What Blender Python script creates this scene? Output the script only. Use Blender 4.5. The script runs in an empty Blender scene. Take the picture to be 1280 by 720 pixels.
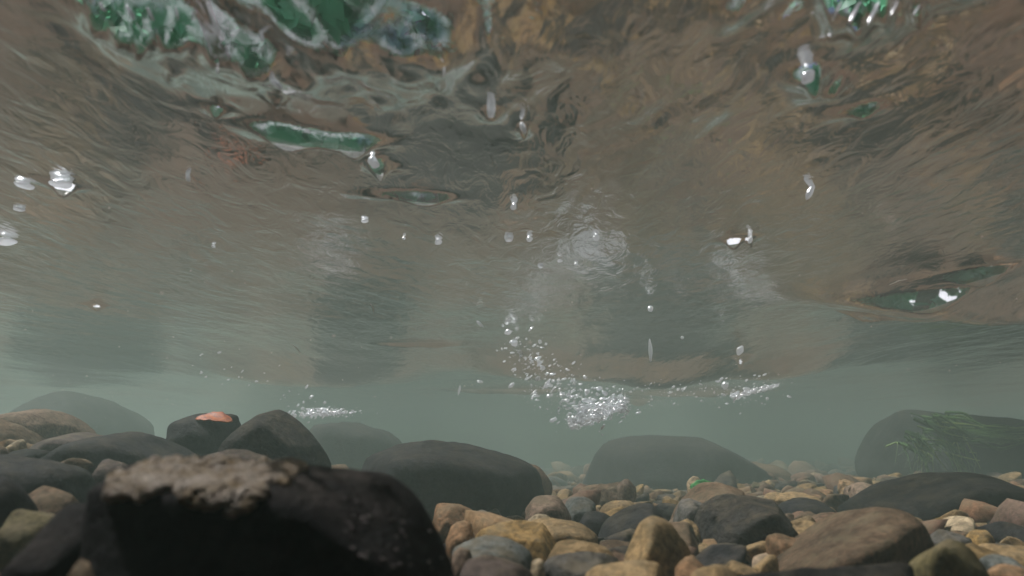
import bpy, bmesh, math, random
import numpy as np
from mathutils import Vector, noise
from mathutils.bvhtree import BVHTree

R = math.radians
random.seed(7)
rng = np.random.default_rng(11)
S = bpy.context.scene
C = S.collection

# ------------------------------------------------------------------ camera
CAMZ, FPX, HOR = 0.10, 880.0, 560.0          # height over the bed, focal length in px of 1280, horizon row
PITCH = math.atan((HOR - 360) / FPX)
cam_d = bpy.data.cameras.new('camera'); cam = bpy.data.objects.new('camera', cam_d); C.objects.link(cam)
cam.location = (0, 0, CAMZ); cam.rotation_euler = (R(90) + PITCH, 0, 0)
cam_d.sensor_width = 36; cam_d.lens = 36 * FPX / 1280
cam_d.clip_start = 0.01; cam_d.clip_end = 500
cam_d.dof.use_dof = True; cam_d.dof.focus_distance = 1.1; cam_d.dof.aperture_fstop = 8
S.camera = cam

# ------------------------------------------------------------------ light
TO_SUN = Vector((-0.50, 0.16, 0.85)).normalized()
sun_el = math.asin(TO_SUN.z); sun_az = math.atan2(TO_SUN.x, TO_SUN.y)
w = bpy.data.worlds.new('World'); S.world = w; w.use_nodes = True
nt = w.node_tree; bg = nt.nodes['Background']
sky = nt.nodes.new('ShaderNodeTexSky'); sky.sky_type = 'NISHITA'; sky.sun_disc = False
sky.sun_elevation = sun_el; sky.sun_rotation = sun_az
tcw = nt.nodes.new('ShaderNodeTexCoord'); cn = nt.nodes.new('ShaderNodeTexNoise'); cn.inputs['Scale'].default_value = 3.2; cn.inputs['Detail'].default_value = 7
nt.links.new(tcw.outputs['Generated'], cn.inputs['Vector'])
cr = nt.nodes.new('ShaderNodeValToRGB'); cr.color_ramp.elements[0].position = .42; cr.color_ramp.elements[1].position = .56
nt.links.new(cn.outputs[0], cr.inputs[0])
cm = nt.nodes.new('ShaderNodeMix'); cm.data_type = 'RGBA'; nt.links.new(cr.outputs[0], cm.inputs['Factor']); nt.links.new(sky.outputs[0], cm.inputs['A'])
cm.inputs['B'].default_value = (19, 19, 20.5, 1)      # sunlit cloud
nt.links.new(cm.outputs['Result'], bg.inputs[0]); bg.inputs[1].default_value = 0.06
sd = bpy.data.lights.new('sun', 'SUN'); sd.energy = 5.0; sd.angle = R(0.6); sd.color = (1, .97, .955)
so = bpy.data.objects.new('sun', sd); C.objects.link(so); so.location = (0, 0, 20)
so.rotation_euler = TO_SUN.to_track_quat('Z', 'Y').to_euler()
S.view_settings.view_transform = 'Standard'; S.view_settings.look = 'None'
S.view_settings.gamma = 1; S.view_settings.exposure = 0.46
cy = S.cycles
cy.max_bounces = 7; cy.diffuse_bounces = 2; cy.glossy_bounces = 3; cy.transmission_bounces = 3
cy.transparent_max_bounces = 10; cy.volume_bounces = 1
cy.use_denoising = True; cy.sample_clamp_indirect = 6; cy.caustics_reflective = True; cy.caustics_refractive = True

# ------------------------------------------------------------------ helpers
cp, sp_ = math.cos(PITCH), math.sin(PITCH)
def ray(px, py):
    u, v = (px - 640) / FPX, -(py - 360) / FPX
    return np.array([u, cp - v * sp_, sp_ + v * cp])
def P(px, py, d):                            # the point of that line of sight at ground distance d
    r = ray(px, py); return np.array([0, 0, CAMZ]) + r * (d / r[1])
def Pz(px, py, z):
    r = ray(px, py); return np.array([0, 0, CAMZ]) + r * ((z - CAMZ) / r[2])
def sst(a, b, x):
    t = np.clip((x - a) / (b - a), 0, 1); return t * t * (3 - 2 * t)
def bedz(x, y):
    x = np.asarray(x, float); y = np.asarray(y, float)
    return (0.008 * (np.minimum(y, 1) - 0.5) - .026 * np.clip(y - 1.05, 0, 4) + 0.085 * sst(-.14, -.52, x) * sst(.2, .7, y) * (1 - .5 * sst(1.2, 2.2, y))
            + .02 * sst(.3, .9, x) + .010 * np.sin(3.1 * x + 1) * np.sin(2.3 * y) - .006)
def tag(o, label=None, cat=None, group=None, kind=None):
    for k, v in (('label', label), ('category', cat), ('group', group), ('kind', kind)):
        if v: o[k] = v
    return o
def mesh_np(name, verts, faces, mats, parent=None, smooth=True, loc=(0, 0, 0), midx=None):
    me = bpy.data.meshes.new(name)
    verts = np.asarray(verts, np.float32); faces = np.asarray(faces, np.int32)
    k = faces.shape[1]
    me.vertices.add(len(verts)); me.vertices.foreach_set('co', verts.ravel())
    me.loops.add(faces.size); me.loops.foreach_set('vertex_index', faces.ravel())
    me.polygons.add(len(faces)); me.polygons.foreach_set('loop_start', np.arange(0, faces.size, k, dtype=np.int32))
    me.polygons.foreach_set('loop_total', np.full(len(faces), k, np.int32))
    if midx is not None: me.polygons.foreach_set('material_index', np.asarray(midx, np.int32))
    me.polygons.foreach_set('use_smooth', np.full(len(faces), smooth))
    me.update(calc_edges=True)
    for m in (mats if isinstance(mats, (list, tuple)) else [mats]): me.materials.append(m)
    o = bpy.data.objects.new(name, me); C.objects.link(o); o.location = loc
    if parent: o.parent = parent
    return o
ICO = {}
def ico(n):
    if n not in ICO:
        bm = bmesh.new(); bmesh.ops.create_icosphere(bm, subdivisions=n, radius=1)
        v = np.array([q.co[:] for q in bm.verts]); v /= np.linalg.norm(v, axis=1)[:, None]
        f = np.array([[q.index for q in g.verts] for g in bm.faces]); bm.free(); ICO[n] = (v, f)
    return ICO[n]

# ------------------------------------------------------------------ materials
def newmat(name):
    m = bpy.data.materials.new(name); m.use_nodes = True
    return m, m.node_tree, m.node_tree.nodes['Principled BSDF']
def N(nt, t, **k):
    n = nt.nodes.new(t)
    for a, b in k.items():
        if a in n.inputs: n.inputs[a].default_value = b
        else: setattr(n, a, b)
    return n
def ramp(nt, src, stops, interp='LINEAR'):
    r = nt.nodes.new('ShaderNodeValToRGB'); nt.links.new(src, r.inputs[0]); r.color_ramp.interpolation = interp
    e = r.color_ramp.elements
    while len(e) < len(stops): e.new(0.5)
    for q, (p, c) in zip(e, stops):
        q.position = p; q.color = (*c, 1) if len(c) == 3 else c
    return r
def sc(c, k): return tuple(min(1, max(0, v * k)) for v in c)
def rockmat(name, base, alt=None, speck=.5, film=(.06, .055, .03), film_amt=.35, scale=1.0, bump=.5, silt=.4):  # silt: pale tint on upward faces, deposit plus painted-in lit tops
    m, nt, b = newmat(name); L = nt.links.new
    alt = alt or sc(base, .45)
    tc = N(nt, 'ShaderNodeTexCoord'); oi = N(nt, 'ShaderNodeObjectInfo')
    ad = N(nt, 'ShaderNodeVectorMath', operation='MULTIPLY_ADD')
    L(oi.outputs['Random'], ad.inputs[0]); ad.inputs[1].default_value = (7, 3, 5); L(tc.outputs['Object'], ad.inputs[2])
    big = N(nt, 'ShaderNodeTexNoise', Scale=22 * scale, Detail=6, Roughness=.62, Distortion=.4); L(ad.outputs[0], big.inputs['Vector'])
    fine = N(nt, 'ShaderNodeTexNoise', Scale=190 * scale, Detail=5, Roughness=.7); L(ad.outputs[0], fine.inputs['Vector'])
    r1 = ramp(nt, big.outputs[0], [(.34, alt), (.64, base)])
    r2 = ramp(nt, fine.outputs[0], [(.38, (1 - speck * 1.15,) * 3), (.62, (1 + speck * .7,) * 3)])
    mu = N(nt, 'ShaderNodeMix', data_type='RGBA', blend_type='MULTIPLY'); mu.inputs['Factor'].default_value = .9
    L(r1.outputs[0], mu.inputs['A']); L(r2.outputs[0], mu.inputs['B'])
    fl = N(nt, 'ShaderNodeTexNoise', Scale=48 * scale, Detail=7, Roughness=.68); L(ad.outputs[0], fl.inputs['Vector'])
    rf = ramp(nt, fl.outputs[0], [(.5, (0, 0, 0)), (.62, (film_amt,) * 3)])
    m2 = N(nt, 'ShaderNodeMix', data_type='RGBA'); L(rf.outputs[0], m2.inputs['Factor'])
    L(mu.outputs['Result'], m2.inputs['A']); m2.inputs['B'].default_value = (*film, 1)
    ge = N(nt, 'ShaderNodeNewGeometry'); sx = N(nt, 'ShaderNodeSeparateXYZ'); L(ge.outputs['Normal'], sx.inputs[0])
    sr = ramp(nt, sx.outputs[2], [(.45, (0, 0, 0)), (.98, (silt,) * 3)]); sn = ramp(nt, fl.outputs[0], [(.38, (0, 0, 0)), (.62, (1, 1, 1))])  # weighted by upward normal, puts top light into the colour
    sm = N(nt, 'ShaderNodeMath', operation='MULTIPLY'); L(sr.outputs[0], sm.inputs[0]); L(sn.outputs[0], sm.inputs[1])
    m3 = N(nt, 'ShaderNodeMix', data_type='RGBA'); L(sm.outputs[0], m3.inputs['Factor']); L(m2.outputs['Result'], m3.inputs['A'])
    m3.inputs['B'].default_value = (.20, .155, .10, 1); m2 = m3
    hv = N(nt, 'ShaderNodeHueSaturation'); mr = N(nt, 'ShaderNodeMapRange'); L(oi.outputs['Random'], mr.inputs[0])
    mr.inputs['To Min'].default_value = .78; mr.inputs['To Max'].default_value = 1.2
    L(mr.outputs[0], hv.inputs['Value']); L(m2.outputs['Result'], hv.inputs['Color'])
    L(hv.outputs[0], b.inputs['Base Color'])
    b.inputs['Roughness'].default_value = .75; b.inputs['Specular IOR Level'].default_value = .08
    bp = N(nt, 'ShaderNodeBump', Strength=bump, Distance=.006)
    ma = N(nt, 'ShaderNodeMath', operation='ADD'); L(fine.outputs[0], ma.inputs[0]); L(fl.outputs[0], ma.inputs[1])
    L(ma.outputs[0], bp.inputs['Height']); L(bp.outputs[0], b.inputs['Normal'])
    return m
COL = {
 'tan': (.31, .21, .10), 'ochre': (.27, .17, .06), 'brown': (.15, .098, .06), 'orange': (.25, .145, .075),
 'pink': (.20, .14, .10), 'grey': (.115, .11, .10), 'teal': (.115, .125, .115), 'slate': (.024, .024, .026),
 'dark': (.012, .012, .013), 'cream': (.42, .33, .21), 'olive': (.12, .10, .045), 'red': (.18, .105, .065),
 'black': (.004, .0035, .004), 'purple': (.085, .065, .06)}
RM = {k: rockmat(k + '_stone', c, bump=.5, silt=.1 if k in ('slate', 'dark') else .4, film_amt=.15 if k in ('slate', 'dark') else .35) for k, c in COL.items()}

# ------------------------------------------------------------------ water surface
SURF = 0.33
HX, HY0, HY1 = 6.0, -2.2, 8.0                 # extents of the water body
# little dips in the surface where it tilts enough to see out: px, py, across, along (m), depth
DIPS = [(345, 103, .006, .014, .010), (614, 137, .007, .013, .010), (654, 160, .005, .011, .008),
        (470, 203, .009, .014, .011), (480, 208, .013, .010, .010), (1012, 96, .012, .014, .016), (1030, 112, .018, .016, .012),
        (745, 298, .001, .001, .0),
        (76, 230, .018, .012, .013),
        (130, 8, .008, .02, .013), (160, 14, .008, .022, .013), (185, 20, .008, .022, .013), (218, 16, .008, .018, .013), (325, 45, .010, .02, .012),
        (218, 78, .004, .02, .007), (272, 130, .010, .009, .008), (400, 168, .05, .014, .012), (360, 158, .035, .010, .010),
        (440, 172, .02, .012, .010), (515, 243, .045, .012, .013), (555, 90, .004, .016, .008), (610, 20, .003, .02, .007),
        (927, 440, .02, .03, .028), (920, 298, .02, .014, .013), (938, 298, .005, .012, .009),
        (1150, 350, .09, .020, .026), (1220, 335, .06, .018, .022), (1090, 372, .06, .014, .018), (1075, 140, .02, .01, .008),
        (1040, 8, .007, .03, .013), (1062, 12, .007, .032, .014), (1085, 10, .007, .034, .014), (1108, 4, .007, .032, .013), (1145, 12, .005, .024, .011),
        (860, 490, .30, .05, .035), (640, 487, .25, .04, .03),
        (520, 430, .09, .02, .014), (120, 380, .02, .012, .012), (800, 500, .10, .05, .03),
        (280, 30, .012, .02, .010), ]
def water_h(X, Y):
    r = np.random.default_rng(5)
    h = np.zeros_like(X)
    wx = X + .05 * np.sin(3.1 * Y + 1.3 * X) + .02 * np.sin(9 * Y + 4 * X + 1)
    wy = Y + .06 * np.sin(2.7 * X + .7) + .02 * np.sin(11 * X - 3 * Y)
    for i in range(110):
        lam = .012 * (60 ** (i / 109.))       # 12 mm .. 0.7 m
        th = r.normal(0, .45) + (math.pi / 2 if r.random() < .3 else 0)
        k = 2 * math.pi / lam
        slope = .0105 * (1.5 if lam < .04 else 1.25 if lam < .09 else 1.0)
        a = slope / k
        ph = r.uniform(0, 6.28)
        env = .12 + .88 * (.5 + .5 * np.sin(wx * r.uniform(1, 9) + wy * r.uniform(-5, 5) + r.uniform(0, 6))) ** 2
        h += a * env * np.sin(k * (math.cos(th) * wx + .42 * math.sin(th) * wy) + ph)
    # broad restless area upper left of the view where it tilts enough to see the trees
    for (px, py, sx, sy, amp) in [(330, 40, .09, .06, .0), (300, 40, .07, .05, .008), (450, 50, .10, .07, .016)]:
        c = Pz(px, py, SURF); h -= amp * np.exp(-((X - c[0]) / sx) ** 2 - ((Y - c[1]) / sy) ** 2) 
    mask = np.zeros_like(X)
    for (px, py, sx, sy, amp) in [(290, 30, .08, .05, .8), (380, 60, .06, .05, .8), (450, 50, .09, .07, 1.0), (535, 50, .05, .09, .8), (500, 110, .07, .04, .8), (900, 130, .10, .05, .5), (1080, 10, .09, .04, .8), (150, 10, .06, .05, .8)]:
        c = Pz(px, py, SURF); mask = np.maximum(mask, amp * np.exp(-((X - c[0]) / sx) ** 2 - ((Y - c[1]) / sy) ** 2))
    g = np.zeros_like(X)
    for i in range(60):
        lam = .016 * (7 ** r.random()); th = r.normal(0, .9); k = 2 * math.pi / lam
        g += .07 / k * np.sin(k * (math.cos(th) * wx + .6 * math.sin(th) * wy) + r.uniform(0, 6.28))
    h += g * mask
    for (px, py, a_, l_, dep) in DIPS:
        c = Pz(px, py, SURF); ang = math.atan2(c[0], c[1]); ca, sa = math.cos(ang), math.sin(ang)
        u = (X - c[0]) * ca - (Y - c[1]) * sa; v = (X - c[0]) * sa + (Y - c[1]) * ca
        a_ *= .8; l_ *= .8; dep *= .82
        q = (u / a_) ** 2 + (v / l_) ** 2
        h -= dep * np.exp(-q) * (1 + .3 * np.sin(u / a_ * 3.1 + px))
    # trough with a lip at the right, water pouring down behind the stones in the middle
    h -= .045 * np.exp(-((Y - 1.04 - .12 * (X - .6) - .02 * np.sin(X * 19)) / .09) ** 2) * sst(.36, .62, X)
    h -= .060 * np.exp(-((Y - 1.95) / .2) ** 2 - np.abs((X - .40) / .50) ** 3) * (1 + .12 * np.sin(X * 17 + 1))
    h -= .05 * np.exp(-((Y - 2.2) / .3) ** 2 - ((X + .6) / .35) ** 2)
    return SURF + h
def water_mat():
    m = bpy.data.materials.new('water_surface'); m.use_nodes = True; nt = m.node_tree; nt.nodes.clear(); L = nt.links.new
    out = N(nt, 'ShaderNodeOutputMaterial')
    fr = N(nt, 'ShaderNodeFresnel', IOR=1.333)
    tc = N(nt, 'ShaderNodeTexCoord'); mp = N(nt, 'ShaderNodeMapping'); mp.inputs['Scale'].default_value = (1, .45, 1)
    L(tc.outputs['Object'], mp.inputs[0])
    n1 = N(nt, 'ShaderNodeTexNoise', Scale=90, Detail=3, Roughness=.6, Distortion=.8); L(mp.outputs[0], n1.inputs['Vector'])
    bp = N(nt, 'ShaderNodeBump', Strength=.4, Distance=.0022); L(n1.outputs[0], bp.inputs['Height'])
    L(bp.outputs[0], fr.inputs['Normal'])
    n2 = N(nt, 'ShaderNodeTexNoise', Scale=48, Detail=3, Roughness=.55, Distortion=1.0); L(mp.outputs[0], n2.inputs['Vector'])
    b2 = N(nt, 'ShaderNodeBump', Strength=.45, Distance=.004); L(n2.outputs[0], b2.inputs['Height'])
    gl = N(nt, 'ShaderNodeBsdfGlossy', Roughness=.12); gl.inputs['Color'].default_value = (.97, .97, .97, 1); L(b2.outputs[0], gl.inputs['Normal'])
    tr = N(nt, 'ShaderNodeBsdfTransparent')
    rf = N(nt, 'ShaderNodeBsdfRefraction', Roughness=.2, IOR=1.333); L(bp.outputs[0], rf.inputs['Normal'])
    mx = N(nt, 'ShaderNodeMixShader'); mx.inputs[0].default_value = .25; L(tr.outputs[0], mx.inputs[1]); L(rf.outputs[0], mx.inputs[2])
    m2 = N(nt, 'ShaderNodeMixShader'); L(fr.outputs[0], m2.inputs[0]); L(mx.outputs[0], m2.inputs[1]); L(gl.outputs[0], m2.inputs[2])
    L(m2.outputs[0], out.inputs[0]); return m
def water():
    ys = [HY0 + .1]
    while ys[-1] < HY1 - .1:
        y = ys[-1]; ys.append(y + (.05 if y < .25 else max(.0032, .0036 * y * y * 1.2 if y > .25 else .01)))
        if ys[-1] - y > .12: ys[-1] = y + .12
    ys = np.array(ys)
    t = np.linspace(-1, 1, 760)
    xs = np.sign(t) * (np.abs(t) * 1.35 + (HX - .1 - 1.35) * np.abs(t) ** 7)
    X, Y = np.meshgrid(xs, ys); Z = water_h(X, Y)
    n, k = X.shape
    i = np.arange(n * k).reshape(n, k)
    F = np.stack([i[:-1, :-1], i[:-1, 1:], i[1:, 1:], i[1:, :-1]], -1).reshape(-1, 4)
    o = mesh_np('water', np.stack([X, Y, Z], -1).reshape(-1, 3), F, water_mat())
    tag(o, 'rippled water surface seen from below with silvery brown reflections', kind='structure')
    return Z.max()
ZTOP = water()

# ------------------------------------------------------------------ bed and banks
def bed():
    xs = np.concatenate([np.linspace(-HX + .08, -1.6, 40)[:-1], np.linspace(-1.6, 1.6, 320), np.linspace(1.6, HX - .08, 40)[1:]])
    ys = np.concatenate([np.linspace(HY0 + .08, .1, 30)[:-1], np.linspace(.1, 3, 290), np.linspace(3, HY1 - .08, 60)[1:]])
    X, Y = np.meshgrid(xs, ys); Z = bedz(X, Y) + .003 * np.sin(X * 61 + 3 * np.sin(Y * 17)) * np.sin(Y * 53 + 2 * np.sin(X * 23)) - .004
    n, k = X.shape; i = np.arange(n * k).reshape(n, k)
    F = np.stack([i[:-1, :-1], i[:-1, 1:], i[1:, 1:], i[1:, :-1]], -1).reshape(-1, 4)
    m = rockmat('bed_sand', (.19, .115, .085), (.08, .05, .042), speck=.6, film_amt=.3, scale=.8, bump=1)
    tag(mesh_np('streambed', np.stack([X, Y, Z], -1).reshape(-1, 3), F, m), 'brown sandy streambed between the stones', kind='structure')
bed()
def bank():
    # raised ground round the stream, outside the water body
    inner = [(-HX - .15, HY0 - .15), (HX + .15, HY0 - .15), (HX + .15, HY1 + .15), (-HX - .15, HY1 + .15)]
    lv = [(0, -1.2), (0, .45), (.6, .75), (6, 1.1), (60, 2)]
    V = []; F = []
    per = 24
    def ring(off, z):
        a = []
        for s in range(4):
            p, q = inner[s], inner[(s + 1) % 4]
            for j in range(per):
                t = j / per; x = p[0] + (q[0] - p[0]) * t; y = p[1] + (q[1] - p[1]) * t
                cx, cy_ = 0, (HY0 + HY1) / 2; d = math.hypot(x - cx, y - cy_)
                k = 1 + off / d
                zz = z + (.12 * math.sin(x * 2.1 + y * 1.3 + off) if off else 0)
                a.append((cx + (x - cx) * k, cy_ + (y - cy_) * k, zz))
        return a
    for off, z in lv: V += ring(off, z)
    m = 4 * per
    for r_ in range(len(lv) - 1):
        for j in range(m): F.append((r_ * m + j, r_ * m + (j + 1) % m, (r_ + 1) * m + (j + 1) % m, (r_ + 1) * m + j))
    mt = rockmat('bank_soil', (.05, .11, .035), (.04, .06, .02), scale=.05, silt=0)
    tag(mesh_np('bank', V, F, mt), 'grassy bank around the stream', kind='structure')
bank()

# ------------------------------------------------------------------ trees above the water
def leafmat():
    m, nt, b = newmat('leaf_green'); L = nt.links.new
    oi = N(nt, 'ShaderNodeNewGeometry'); r = ramp(nt, oi.outputs['Random Per Island'], [(0, (.08, .30, .15)), (.5, (.11, .40, .22)), (1, (.17, .48, .30))])
    L(r.outputs[0], b.inputs['Base Color']); b.inputs['Roughness'].default_value = .5
    tl = N(nt, 'ShaderNodeBsdfTranslucent'); L(r.outputs[0], tl.inputs[0])
    mx = N(nt, 'ShaderNodeMixShader'); mx.inputs[0].default_value = .6; L(b.outputs[0], mx.inputs[1]); L(tl.outputs[0], mx.inputs[2])
    L(mx.outputs[0], nt.nodes['Material Output'].inputs[0]); return m
LEAF = leafmat(); BARK = rockmat('bark', (.14, .10, .07), scale=.2, silt=0)
def tube(V, F, a, b, ra, rb, n=8):
    a = np.array(a, float); b = np.array(b, float); d = b - a; d /= np.linalg.norm(d)
    u = np.cross(d, [.3, .9, .1]); u /= np.linalg.norm(u); v = np.cross(d, u); s = len(V)
    for p, r_ in ((a, ra), (b, rb)):
        for j in range(n):
            t = 2 * math.pi * j / n; V.append(p + r_ * (math.cos(t) * u + math.sin(t) * v))
    for j in range(n): F.append((s + j, s + (j + 1) % n, s + n + (j + 1) % n, s + n + j))
def tree(x, y, h, rad, seed, label, leaves=8500):
    r = np.random.default_rng(seed)
    e = bpy.data.objects.new('tree', None); C.objects.link(e); e.location = (x, y, .6)
    tag(e, label, 'tree', 'trees on the stream bank')
    V = []; F = []; tips = []
    p = np.zeros(3); q = p
    for i in range(6):
        q = p + np.array([r.normal(0, .2), r.normal(0, .2), h * .14]); tube(V, F, p, q, .24 - .03 * i, .21 - .03 * i)
        if i >= 1:
            for _ in range(3):
                t = r.uniform(0, 6.28); l = rad * r.uniform(.5, .95)
                e1 = q + np.array([math.cos(t) * l, math.sin(t) * l, r.uniform(.1, .5) * l]); tube(V, F, q, e1, .08, .02, 6)
                tips += [e1, (q + e1) / 2]
        p = q
    tips.append(p)
    mesh_np('trunk', V, F, BARK, e)
    cen = np.array(tips)[r.integers(0, len(tips), 70)] + r.normal(0, rad * .16, (70, 3))
    rr = r.uniform(.14, .34, 70) * rad
    k = r.integers(0, 70, leaves); dirs = r.normal(0, 1, (leaves, 3)); dirs /= np.linalg.norm(dirs, axis=1)[:, None]
    pos = cen[k] + dirs * (rr[k] * r.uniform(.3, 1, leaves) ** .5)[:, None] * [1, 1, .7]
    a = r.normal(0, 1, (leaves, 3)); a /= np.linalg.norm(a, axis=1)[:, None]
    b = np.cross(a, r.normal(0, 1, (leaves, 3))); b /= np.linalg.norm(b, axis=1)[:, None]
    s = (r.uniform(.13, .24, leaves) * max(1, rad / 3.2))[:, None]
    V = np.stack([pos - a * s, pos + b * s * .55, pos + a * s, pos - b * s * .55], 1).reshape(-1, 3)
    mesh_np('crown', V, np.arange(len(V)).reshape(-1, 4), LEAF, e, smooth=False)
for a in [(-4.2, 9.6, 11, 3.0, 1, 'leafy green tree glimpsed through the ripples at the upper left'),
          (-1.2, 10.6, 10.5, 3.0, 2, 'leafy green tree glimpsed through the ripples at the top centre'),
          (6.8, 9.8, 11, 1.8, 3, 'leafy green tree glimpsed through the streaked ripples at the upper right'),
          (9.4, 7.5, 7, 2.8, 5, 'leafy green tree glimpsed through the ripples at the far right'),
          (-8.5, 14.5, 15, 4.4, 11, 'tall tree far behind the ripples at the upper left corner'),
          (1.3, 11.2, 11.5, 3.0, 13, 'tall tree far behind the ripples right of the top centre'),
          (-3.6, 15.5, 16, 4.6, 12, 'tall tree far behind the ripples left of the top centre'),
          (8.0, 12.8, 6.5, 3.0, 8, 'leafy green tree glimpsed through the long glint at the right'),
          (-9.0, 7.5, 7, 3.0, 6, 'leafy green tree on the bank at the far left')]:
    tree(*a)
def added_shade_tree():
    # big low crown added out of view behind and above the camera: keeps the sun and the open sky off the nearest water
    r = np.random.default_rng(77)
    e = bpy.data.objects.new('tree', None); C.objects.link(e); e.location = (-1.5, -3.4, .5)
    tag(e, 'added unseen low spreading tree shading the near water from behind the viewer', 'tree', 'trees on the stream bank')
    V = []; F = []; tube(V, F, (0, 0, 0), (-.1, .3, 2.6), .25, .16)
    for dx, dy, dz in [(-3, 2.6, .9), (-1.2, 3.6, .7), (1.5, 3.0, .8), (3.2, 1.2, .9), (-3.4, -.5, 1), (.5, -2.5, 1.2)]:
        tube(V, F, (-.1, .3, 2.5), (dx, dy, 2.2 + dz), .10, .02, 6)
    mesh_np('trunk', V, F, BARK, e)
    n = 34000; u = r.normal(0, 1, (n, 3)); u /= np.linalg.norm(u, axis=1)[:, None]
    cl = u[:90] * (r.random((90, 1)) ** .4) * [3.6, 2.9, .8] + [.1, .9, 2.8]
    pos = cl[r.integers(0, 90, n)] + u * r.random((n, 1)) ** .4 * [.75, .6, .45]
    pos[:, 1] += .9; pos = pos[pos[:, 1] - 3.4 < .20 + .19 * (pos[:, 2] + .3)]; n = len(pos)
    a = r.normal(0, 1, (n, 3)); a /= np.linalg.norm(a, axis=1)[:, None]
    b = np.cross(a, r.normal(0, 1, (n, 3))); b /= np.linalg.norm(b, axis=1)[:, None]
    sz = r.uniform(.07, .13, n)[:, None]
    V = np.stack([pos - a * sz, pos + b * sz * .6, pos + a * sz, pos - b * sz * .6], 1).reshape(-1, 3)
    mesh_np('crown', V, np.arange(len(V)).reshape(-1, 4), LEAF, e, smooth=False)
added_shade_tree()
def side_tree():
    # tree added out of view, its branch crown darkens the right half of the stream
    r = np.random.default_rng(78)
    e = bpy.data.objects.new('tree', None); C.objects.link(e); e.location = (6.6, 3.0, .5)
    tag(e, 'added unseen leaning tree with one long branch shading the right of the stream', 'tree', 'trees on the stream bank')
    V = []; F = []; tube(V, F, (0, 0, 0), (-.6, 0, 2.2), .22, .15); tube(V, F, (-.6, 0, 2.1), (-3.5, -.4, 2.6), .12, .06); tube(V, F, (-3.5, -.4, 2.6), (-6.2, -.9, 2.2), .06, .015, 6)
    mesh_np('trunk', V, F, BARK, e)
    n = 26000; u = r.normal(0, 1, (n, 3)); u /= np.linalg.norm(u, axis=1)[:, None]
    cl = u[:60] * (r.random((60, 1)) ** .4) * [2.3, 1.3, .45] + [-4.6, -.8, 2.3]
    pos = cl[r.integers(0, 60, n)] + u * r.random((n, 1)) ** .4 * [.5, .42, .25]
    a = r.normal(0, 1, (n, 3)); a /= np.linalg.norm(a, axis=1)[:, None]
    b = np.cross(a, r.normal(0, 1, (n, 3))); b /= np.linalg.norm(b, axis=1)[:, None]
    sz = r.uniform(.05, .1, n)[:, None]
    V = np.stack([pos - a * sz, pos + b * sz * .6, pos + a * sz, pos - b * sz * .6], 1).reshape(-1, 3)
    mesh_np('crown', V, np.arange(len(V)).reshape(-1, 4), LEAF, e, smooth=False)
side_tree()

# ------------------------------------------------------------------ rocks
def soft_poly(pts, cen, dirs, p):
    bm = bmesh.new()
    for q in pts: bm.verts.new(q)
    res = bmesh.ops.convex_hull(bm, input=bm.verts[:])
    pl = []
    for f in sorted(bm.faces, key=lambda g: -g.calc_area()):
        f.normal_update(); n = np.array(f.normal[:])
        if np.linalg.norm(n) < .5: continue
        h = n @ (np.array(f.verts[0].co[:]) - cen)
        if h < 0: n, h = -n, -h
        for k_ in pl:
            if k_[0] @ n > .975: k_[1] = max(k_[1], h * .985); break
        else: pl.append([n, max(h, 1e-4)])
    bm.free()
    ns = np.array([v[0] for v in pl]); hs = np.array([v[1] for v in pl]) * (1 + .35 / p)
    g = np.clip(dirs @ ns.T, 0, None) / hs
    return 1 / (np.sum(g ** p, axis=1) ** (1 / p) + 1e-9)
HERO = []
def rock_mesh(name, verts, faces, mat, rough, seed, scale, parent=None, lump=.0):
    # surface relief: fractal noise pushed along the radius
    size = np.ptp(verts, axis=0).max(); c = verts.mean(0)
    out = np.empty_like(verts)
    for i, v in enumerate(verts):
        q = Vector(v) * (scale / size) + Vector((seed * 3.7, seed, -seed))
        n = noise.fractal(q * 2.2, .9, 2.1, 5) * .5
        if lump: n += lump * (noise.fractal(q * 6, .7, 2.2, 3))
        d = v - c
        out[i] = v + d / (np.linalg.norm(d) + 1e-9) * n * rough * size
    return out
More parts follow.
